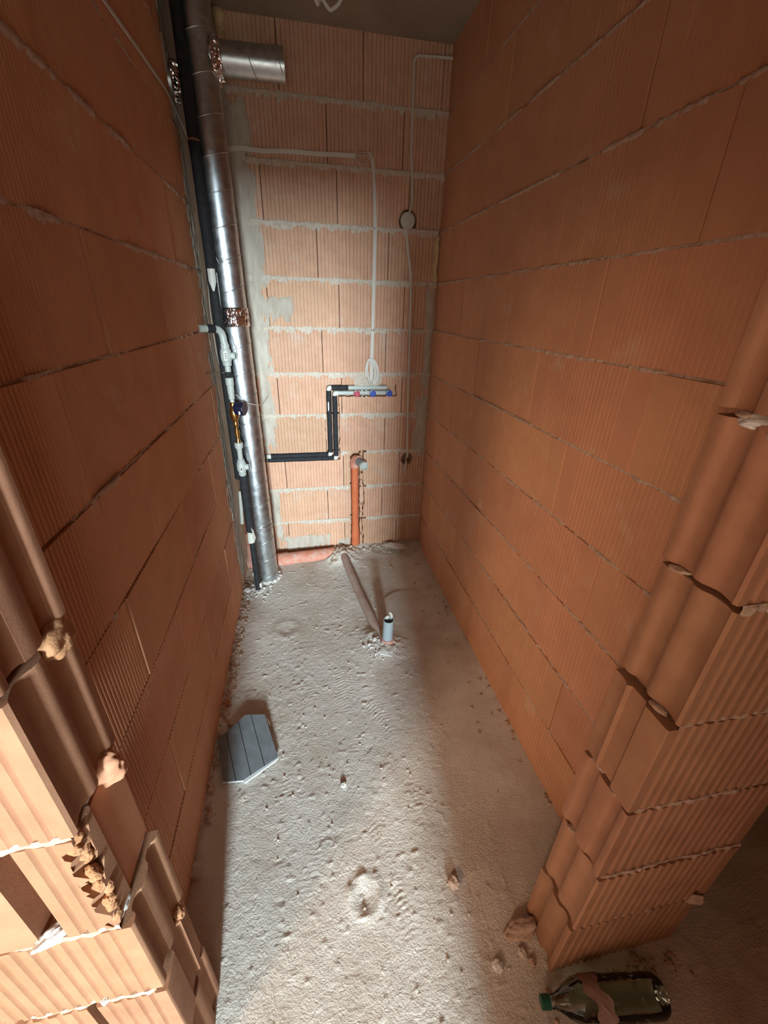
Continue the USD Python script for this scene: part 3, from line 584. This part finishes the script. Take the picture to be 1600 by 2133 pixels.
# ------------------------------------------------------------------ supply pipes in the chase of the back wall
def supply(name, label, pts, r, bare_from, corner_idx):
    P = np.array(pts, float); t = thing(name, label, 'pipe', P[0])
    for i in range(len(P) - 1):
        a, b = P[i], P[i + 1]; d = (b - a) / np.linalg.norm(b - a); m0 = .0 if i == 0 else .016; m1 = .016
        n = 16; q = np.linspace(0, 1, n)[:, None]; a2, b2 = a + d * m0, b - d * (m1 if i < len(P) - 2 else 0)
        if i == len(P) - 2 and bare_from is not None:
            c = a2 + d * bare_from
            if bare_from > .005: part(t, 'insulation', tube(a2 + (c - a2) * q, r, 16), FOAM, 45)
            part(t, 'bare_pipe', tube(c + (b2 - c) * q, r * .86, 16), PPR, 45, 'bare grey end of the pipe')
        else:
            rr = r + .0012 * (meshkit.fbm(np.stack([q[:, 0] * 7, q[:, 0] * 0 + i, q[:, 0] * 0], 1), 3, i + 3) - .5) * 2
            part(t, 'insulation', tube(a2 + (b2 - a2) * q, rr, 16), FOAM, 45)
        if i > 0:
            prev = (P[i] - P[i - 1]) / np.linalg.norm(P[i] - P[i - 1])
            part(t, 'elbow', tube(smooth_path([P[i] - prev * .020, P[i], P[i] + d * .020], .004, 2), r * .93, 16), PPR_W, 45)
    return t
s1 = supply('supply_pipe', 'upper black insulated pipe in the wall chase, ending in bare grey pipe', [(.192, .006, .737), (.600, .006, .737), (.600, .006, 1.166), (.965, .004, 1.166)], .0155, .105, 0)
s2 = supply('supply_pipe', 'lower black insulated pipe in the wall chase with red and blue plugs', [(.192, -.002, .714), (.636, -.002, .714), (.636, -.002, 1.136), (.990, -.004, 1.136)], .0155, .0, 0)
for s_, z in ((s1, .737), (s2, .714)):
    part(s_, 'elbow', lathe((.186, .002, z), (.215, .002, z), [(0, .009), (.004, .0165), (.020, .0165), (.029, .015)], 16), PPR_W, 40)
for x_, mt, lb in [(.770, RED, 'red plug'), (.871, BLUE, 'blue plug'), (.976, BLUE, 'blue plug')]:
    sk = part(s2, 'socket', lathe((x_, -.004, 1.136), (x_, -.030, 1.136), [(0, .0215), (.026, .0215)], 6), PPR, 20)
    part(sk, 'plug', lathe((x_, -.028, 1.136), (x_, -.048, 1.136), [(0, .019), (.012, .019), (.013, .0145), (.020, .013)], 20), mt, 35, lb)
for x_ in (.805, .833):
    for z_ in (1.190, 1.151, 1.114):
        part(s1, 'clip_screw', lathe((x_, .0, z_), (x_, -.019, z_), [(0, .0055), (.014, .0055), (.019, .004)], 10), PPR_W, 40)
part(s1, 'gypsum_dab', blob((.594, -.010, 1.055), .014, 3, (.5, .3, 2.2), .3, 3), STICK, 60)

# ------------------------------------------------------------------ drain pipes
drain = thing('drain_pipe', 'upright orange drain pipe in the wall slot with grey outlet', 'pipe', (.762, .012, .05))
part(drain, 'pipe', lathe((.762, .012, .16), (.760, .012, .655), [(0, .0255), (.50, .0255)], 26), ORANGE, 40)
part(drain, 'socket', lathe((.762, .010, .02), (.762, .012, .185), [(0, .0255), (.012, .0265), (.014, .031), (.045, .031), (.048, .0285), (.075, .0285), (.078, .0305), (.112, .0305), (.116, .0285), (.150, .0275), (.165, .0262)], 28), ORANGE, 35, 'socket collar at the foot of the pipe')
el = smooth_path([(.760, .012, .640), (.760, .010, .680), (.765, -.006, .700), (.778, -.030, .698)], .004, 3)
eb = part(drain, 'elbow', tube(el, .032, 24), ORANGE_D, 45)
part(eb, 'elbow_lip', lathe((.7745, -.024, .699), (.781, -.038, .6975), [(0, .035), (.014, .035)], 24), ORANGE_D, 35)
go = part(drain, 'grey_outlet', lathe((.776, -.028, .6985), (.806, -.115, .688), [(0, .027), (.060, .027), (.062, .028), (.0915, .028), (.0915, .0245), (.02, .0235)], 26), GREYPVC_D, 35, 'dark grey outlet pipe pointing into the room')
part(go, 'outlet_ring', lathe((.8025, -.105, .6889), (.807, -.119, .6876), [(0, .0288), (.0142, .0288), (.0145, .0250), (.002, .0240)], 26), PPR, 35)
fd = thing('drain_pipe', 'horizontal orange drain pipe half sunk along the foot of the back wall', 'pipe', (.02, -.13, .02))
part(fd, 'pipe', tube([np.array([.0 + .60 * t, -.125 + .045 * t, .015]) for t in np.linspace(0, 1, 12)], .046, 30), ORANGE_D, 40)
part(fd, 'socket', lathe((.20, -.1100, .015), (.27, -.1048, .015), [(0, .050), (.07, .050)], 30), ORANGE_D, 40)
part(fd, 'corner_bend', tube(smooth_path([(.025, -.125, .02), (.03, -.08, .06), (.035, -.05, .14), (.035, -.045, .22)], .01, 3), .044, 24), ORANGE_D, 45)
dd = thing('drain_pipe', 'dusty brown drain pipe lying across the floor towards the grey stub', 'pipe', (.72, -.55, .02))
part(dd, 'pipe', tube(smooth_path([(.657, -.165, .052), (.676, -.33, .038), (.712, -.58, .022), (.750, -.80, .010), (.772, -.93, -.012)], .02, 2), .0262, 24), DUSTPIPE, 45)
part(dd, 'socket_rim', lathe((.6555, -.150, .0535), (.6575, -.172, .0515), [(0, .0295), (.021, .0295), (.022, .0265)], 24), SHARD, 35, 'pale rim of the pipe socket')
st = thing('drain_stub', 'short grey drain pipe standing upright from a pink socket in the floor', 'pipe', (.803, -1.01, 0))
SX, SY = .803, -1.005
part(st, 'socket', lathe((SX, SY, -.01), (SX, SY, .042), [(0, .0325), (.050, .0325), (.052, .029)], 28), PINK, 35, 'pink plastic socket')
part(st, 'pipe', lathe((SX, SY, .03), (SX + .002, SY, .165), [(0, .0272), (.134, .0272), (.135, .0265), (.135, .0245), (.06, .0240)], 30), GREYPVC, 35, 'light grey pipe')
tp = smooth_path([(SX + .020, SY + .014, .150), (SX + .023, SY + .016, .170), (SX + .018, SY + .016, .186), (SX + .010, SY + .017, .198)], .004, 2)
part(st, 'torn_tape', ribbon(tp, (.3, 1, .1), .012, .0012), SHARD, 40, 'torn pale tape sticking up from the rim')
part(st, 'torn_tape', ribbon(smooth_path([(SX - .004, SY + .02, .150), (SX - .001, SY + .018, .172), (SX + .008, SY + .014, .168)], .004, 2), (.2, 1, .3), .02, .0015), SHARD, 40)
part(floor, 'mortar_mound', blob((.775, -1.045, .002), .07, 5, (1.0, .75, .38), .5, 4, 2.), MORTAR_WHITE, 60, 'pale mortar around the grey pipe stub')
part(floor, 'mortar_mound', blob((.640, -.150, .012), .075, 6, (1.1, .8, .5), .6, 4, 2.4), MORTAR, 60, 'heap of mortar over the pipe joint at the back wall')

# ------------------------------------------------------------------ cables
c1 = thing('flat_cable', 'white flat cable running along the wall and down to a coiled end', 'cable', (.158, -.004, 2.28))
onb = lambda l, w=-.0035: [(a, w, b) for a, b in l]
run = smooth_path(onb([(.152, 2.277), (.214, 2.288), (.314, 2.283), (.380, 2.288), (.46, 2.292), (.579, 2.292), (.70, 2.297), (.775, 2.299)]), .012, 2)
part(c1, 'cable', ribbon(run, (0, -1, 0), .0195, .004), CABLE, 50)
for off, dz in ((0, .012), (.004, .001), (.008, -.030)):
    part(c1, 'split_core', tube(smooth_path(onb([(.768, 2.299 + dz * .2), (.795, 2.302 + dz), (.818, 2.300 + dz * 1.2), (.838, 2.306 + dz * .4), (.856, 2.290)], -.005 - off * .3), .005, 3), .0026, 8), CABLE_D, 50)
run = smooth_path(onb([(.838, 2.314), (.852, 2.305), (.862, 2.275), (.870, 2.159), (.877, 1.992), (.874, 1.718), (.870, 1.465), (.866, 1.33), (.866, 1.21)]), .012, 3)
part(c1, 'cable', ribbon(run, (0, -1, 0), .018, .004), CABLE, 50)
def loop(cx, cz, rx_, rz, w, a0, a1, tw):
    a = np.linspace(a0, a1, 40); return np.stack([cx + rx_ * np.cos(a) + tw * np.sin(a), w - .004 * np.sin(a * .5) ** 2, cz + rz * np.sin(a)], 1)
part(c1, 'coil', ribbon(loop(.868, 1.262, .036, .072, -.010, -1.6, 3.6, -.006), (0, -1, 0), .015, .006), CABLE, 50, 'coiled end of the cable')
part(c1, 'coil', ribbon(loop(.860, 1.268, .026, .066, -.017, -1.4, 2.9, -.008), (0, -1, 0), .013, .006), CABLE, 50)
part(c1, 'coil', tube(smooth_path([(.842, -.02, 1.33), (.836, -.022, 1.27), (.850, -.022, 1.20), (.866, -.018, 1.185)], .006, 2), .0065, 8), CABLE, 50)
c2 = thing('round_cable', 'white cable from the upper right corner down to the junction box', 'cable', (1.24, -.004, 2.70))
part(c2, 'cable', tube(smooth_path(onb([(1.245, 2.700), (1.152, 2.697), (1.066, 2.692), (1.051, 2.676), (1.054, 2.584), (1.056, 2.442), (1.060, 2.311), (1.072, 2.192), (1.078, 2.131), (1.068, 2.098), (1.060, 2.08)], -.005), .01, 2), .0062, 12), CABLE, 50)
c3 = thing('round_cable', 'white cable hanging from the junction box to the lower wall hole', 'cable', (1.05, -.004, 1.99))
part(c3, 'cable', tube(smooth_path(onb([(1.048, 2.01), (1.050, 1.986), (1.062, 1.912), (1.085, 1.797), (1.094, 1.676), (1.097, 1.522), (1.103, 1.246), (1.111, .972), (1.120, .741), (1.124, .715)], -.006) + [(1.124, .02, .690), (1.120, .03, .675), (1.118, -.004, .662), (1.110, -.014, .640), (1.107, -.014, .60)], .01, 2), .0072, 12), CABLE, 50)
c4 = thing('flat_cable', 'pale flat cable sagging along the left wall towards the duct', 'cable', (.004, -.4, 2.32))
part(c4, 'cable', ribbon(smooth_path([(.004, -1.35, 2.27), (.004, -1.0, 2.292), (.004, -.70, 2.312), (.004, -.45, 2.326), (.004, -.40, 2.322), (.006, -.34, 2.312), (.010, -.244, 2.283), (.012, -.15, 2.248), (.012, -.071, 2.215), (.02, -.015, 2.23), (.06, -.004, 2.26), (.12, -.004, 2.275)], .015, 2), [1, -.05, 0], .012, .005), CABLE, 50)
jb = thing('junction_box', 'round junction box with a flat beige lid in the back wall', 'junction box', (1.056, 0, 2.045))
part(jb, 'box', lathe((1.056, .055, 2.045), (1.056, .003, 2.045), [(0, .036), (.052, .036)], 28), PPR_W, 40)
part(jb, 'lid', lathe((1.056, .004, 2.045), (1.056, -.005, 2.045), [(0, .0405), (.006, .0405), (.0085, .0385), (.009, .030)], 40), LID, 40, 'flat beige lid')
c5 = thing('flat_cable', 'thin white cable hanging on the left wall behind the black riser', 'cable', (.010, -.2, 1.80))
part(c5, 'cable', ribbon(smooth_path([(.010, -.06, 1.86), (.010, -.095, 1.803), (.011, -.187, 1.683), (.011, -.229, 1.576), (.011, -.225, 1.466), (.011, -.216, 1.373), (.010, -.185, 1.326)], .012, 2), (1, 0, 0), .013, .004), CABLE, 50)
c6 = thing('plastic_conduit', 'pale plastic conduit piece low on the left wall behind the black pipe', 'conduit', (.012, -.14, .54))
part(c6, 'tube', tube(smooth_path([(.016, -.13, .56), (.016, -.20, .40), (.016, -.215, .37)], .01, 1), .011, 14), PPR_W, 50)
cc = thing('ceiling_cable', 'white cable ends dangling from the ceiling', 'cable', (.63, -.25, 2.748))
part(cc, 'cable', ribbon(smooth_path([(.560, -.30, 2.748), (.572, -.275, 2.715), (.590, -.25, 2.692), (.600, -.245, 2.715), (.604, -.24, 2.748)], .006, 2), (0, 1, .3), .012, .004), CABLE, 50)
part(cc, 'cable', ribbon(smooth_path([(.585, -.28, 2.748), (.610, -.25, 2.712), (.640, -.235, 2.690), (.672, -.25, 2.705), (.700, -.285, 2.735), (.712, -.30, 2.748)], .006, 2), (0, 1, .3), .012, .004), CABLE, 50)

# ------------------------------------------------------------------ broken tile
tile = thing('broken_tile', 'broken dark grey tile with grooved strips on the floor by the left wall', 'tile', (.13, -1.48, .02))
def tz(y): return .015 + .075 * (y + 1.6)
OUT = [(.1914, -1.3612), (.1099, -1.3502), (.0469, -1.4112), (.0098, -1.4479), (.0543, -1.6126), (.1272, -1.6189), (.2524, -1.555)]
GR = [((.0433, -1.4276), (.0989, -1.6086)), ((.0845, -1.3758), (.1565, -1.6118)), ((.1361, -1.3611), (.2035, -1.5799))]
from shapely.geometry import Polygon, LineString
from shapely.ops import split
poly = Polygon(OUT)
def slab(pg, dz0, dz1):
    t = trimesh.creation.extrude_polygon(pg, dz1 - dz0, engine='earcut'); v = np.array(t.vertices); v[:, 2] = dz0 + v[:, 2] + tz(v[:, 1]); return TM(v, t.faces)
body = poly.union(Polygon([(.1272, -1.6189), (.2524, -1.555), (.2455, -1.563), (.135, -1.627)])).buffer(.0012)
part(tile, 'tile_body', slab(body, -.0095, -.0016), TILE_E, label='pale broken body of the tile')
part(tile, 'groove_base', slab(poly.buffer(-.0006), -.0016, -.0006), TILE_G)
rest = poly
for a, b in GR:
    a, b = np.array(a), np.array(b); d = b - a; rest = rest.difference(LineString([tuple(a - d * .4), tuple(b + d * .4)]).buffer(.0013))
for g in sorted(rest.geoms, key=lambda g: g.centroid.x): part(tile, 'tile_strip', slab(g, -.0006, .0004), TILE)
single('mortar_wedge', blob((.20, -1.385, .010), .016, 3, (1.5, .8, .9), .4, 3), MORTAR, 'lump of mortar propping up the far edge of the tile', 'rubble', 60)
# ------------------------------------------------------------------ plastic shard
sh = Polygon([(.950, -.085), (1.01, -.068), (1.115, -.092), (1.105, -.135), (1.05, -.140), (1.005, -.112)])
t = trimesh.creation.extrude_polygon(sh, .003, engine='earcut'); v = np.array(t.vertices); v[:, 2] += .046 + .25 * (v[:, 1] + .10) + .012 * np.sin((v[:, 0] - .95) * 18)
single('plastic_shard', TM(v, t.faces), SHARD, 'pale curved shard of plastic on the rubble at the foot of the back wall', 'shard')

# ------------------------------------------------------------------ bottle
b0, b1 = np.array([.934, -2.338, .040]), np.array([1.262, -2.388, .047])
bt = thing('plastic_bottle', 'empty clear green plastic bottle lying on its side by the pier', 'bottle', b0)
bd = (b1 - b0) / np.linalg.norm(b1 - b0)
part(bt, 'bottle_body', lathe(b0, b1, [(.016, .0125), (.026, .0125), (.030, .0150), (.034, .0135), (.046, .018), (.068, .031), (.092, .041), (.108, .0440), (.122, .0440), (.126, .0425), (.132, .0440), (.190, .0440), (.194, .0425), (.200, .0440), (.262, .0440), (.266, .0425), (.272, .0440), (.302, .0430), (.316, .036), (.322, .020), (.312, .004)], 40, False), PET, 40)
part(bt, 'bottle_cap', lathe(b0, b1, [(0, .012), (.001, .0145), (.017, .0148), (.0185, .0142), (.0185, .0152), (.023, .0152), (.023, .012)], 36), CAP, 30, 'dark green screw cap')
n, m = 40, 14; A, T = np.meshgrid(np.linspace(-1.3, 3.6, n), np.linspace(0, 1, m), indexing='ij')
nn = np.cross(bd, [0, 0, 1]); nn /= np.linalg.norm(nn); bb = np.cross(nn, bd)
off = .115 + .045 * T + .014 * np.sin(A * 2.2) + .006 * np.sin(A * 7 + T * 5); rr = .0452 + .0030 * np.abs(2 * meshkit.fbm(np.stack([A * 3, T * 4, A * 0], -1), 2, 3) - 1)
V = (b0 + off[..., None] * bd + rr[..., None] * (np.cos(A)[..., None] * nn + np.sin(A)[..., None] * bb)).reshape(-1, 3)
i = np.arange(n - 1)[:, None] * m; j = np.arange(m - 1)[None]; q = np.stack([i + j, i + m + j, i + m + j + 1, i + j + 1], -1).reshape(-1, 4)
part(bt, 'bottle_label', TM(V, np.vstack([q[:, [0, 1, 2]], q[:, [0, 2, 3]]])), CARD, True, 'crumpled brownish paper label')

# ------------------------------------------------------------------ rubble
def chunk(x, y, r, seed, label, mat=MORTAR, sq=(1, 1, .7)):
    single('rubble_chunk', blob((x, y, fz(x, y) + r * sq[2] * .55), r, seed, sq, .5, 3, 2.), mat, label, 'rubble', 60)
chunk(.962, -2.194, .030, 1, 'largest flat mortar chunk on the floor beside the right pier', MORTAR_PINK, (.75, 1.7, .75))
chunk(.865, -2.247, .014, 2, 'single mortar lump casting a shadow left of the pier', MORTAR_WHITE)
chunk(.806, -2.052, .016, 3, 'angular stone on the bright floor near the shadow edge', MORTAR_PINK, (1.2, 1., .8))
chunk(.945, -2.236, .012, 4, 'small round lump just below the large flat chunk')
chunk(.962, -2.258, .010, 5, 'small round lump nearest the pier corner', MORTAR_PINK)
chunk(1.245, -2.305, .012, 6, 'small stone at the right foot of the ribbed pier', MORTAR_PINK)
chunk(.497, -1.695, .010, 7, 'small pale pebble on the bright floor right of the tile', MORTAR_WHITE)
chunk(1.150, -.279, .013, 8, 'pale stone on the shaded floor near the right wall', MORTAR)
chunk(.705, -1.010, .010, 9, 'left one of the crumbs before the brown pipe', MORTAR_WHITE)
chunk(.738, -.985, .012, 10, 'crumb of mortar between the brown pipe and the grey stub', MORTAR_WHITE)
chunk(.060, -.235, .022, 11, 'pale mortar lump behind the foot of the duct', MORTAR_WHITE)
chunk(.165, -.395, .012, 12, 'white mortar lump at the front of the duct', MORTAR_WHITE, (1.6, .7, .8))
chunk(.030, -.44, .020, 13, 'white mortar lump between the left wall and the black pipe', MORTAR_WHITE)
chunk(.020, -1.26, .016, 14, 'clay crumb by the left wall behind the tile', CLAY_RAW)
chunk(.975, -.30, .012, 15, 'dark stone below the plastic shard', MORTAR_PINK)
# sealing bead around the duct's foot
part(duct, 'foot_mortar', cat_([blob((.142 + .075 * math.cos(a), -.285 + .075 * math.sin(a), fz(.142, -.36) + .004), .013, 20 + k_, (1.3, 1.3, .8), .5, 2) for k_, a in enumerate(np.linspace(-2.6, .9, 9))]), MORTAR_WHITE, 60)
from shapely.geometry import Point
AVOID = [(.142, -.285, .074), (SX, SY, .034), (.093, -.426, .02)]; AV_TILE = poly.buffer(.006).union(LineString([(.657, -.165), (.712, -.58), (.772, -.93)]).buffer(.034))
def gravel(name, label, n, fx, fy, r0, r1, mat, seed):
    g = np.random.default_rng(seed); ms = []
    for k_ in range(n):
        x_, y_ = fx(g), fy(g)
        if any(math.hypot(x_ - cx, y_ - cy) < rr for cx, cy, rr in AVOID) or AV_TILE.contains(Point(x_, y_)): continue
        r = r0 + (r1 - r0) * g.random() ** 3
        ms.append(blob((x_, y_, fz(x_, y_) + r * .35), r, int(g.integers(1, 500)), (1, g.uniform(.6, 1.3), .75), .5, 1, 2.))
    single(name, cat_(ms), mat, label, 'gravel', False, None, 'stuff')
gravel('gravel', 'dark crumbs and grit along the foot of the left wall', 330, lambda g: .008 + .04 * g.random() ** 2, lambda g: g.uniform(-1.75, -.30), .0025, .011, MORTAR_PINK, 1)
gravel('gravel', 'grit strewn along the foot of the right wall', 150, lambda g: W - .012 - .20 * g.random() ** 3, lambda g: g.uniform(-1.9, -.1), .002, .009, MORTAR_PINK, 2)
gravel('gravel', 'grit around the foot of the right pier', 90, lambda g: g.uniform(.93, 1.40), lambda g: -2.312 + abs(g.normal(0, 1)) * -.022, .002, .011, MORTAR_PINK, 3)
gravel('gravel', 'pale grit scattered over the bright middle of the floor', 320, lambda g: g.uniform(.12, .95), lambda g: g.uniform(-2.3, -.2), .0015, .005, MORTAR, 4)
gravel('gravel', 'rubble heaped along the foot of the back wall', 160, lambda g: g.uniform(.60, 1.23), lambda g: -.012 - .11 * g.random() ** 1.5, .003, .014, MORTAR, 5)
gravel('gravel', 'white crumbs around the foot of the duct and black pipe', 120, lambda g: g.normal(.08, .06), lambda g: g.normal(-.44, .05), .002, .010, MORTAR_WHITE, 6)
gravel('gravel', 'pale crumbs around the grey pipe stub', 120, lambda g: g.normal(.76, .05), lambda g: g.normal(-1.03, .05), .002, .009, MORTAR_WHITE, 7)
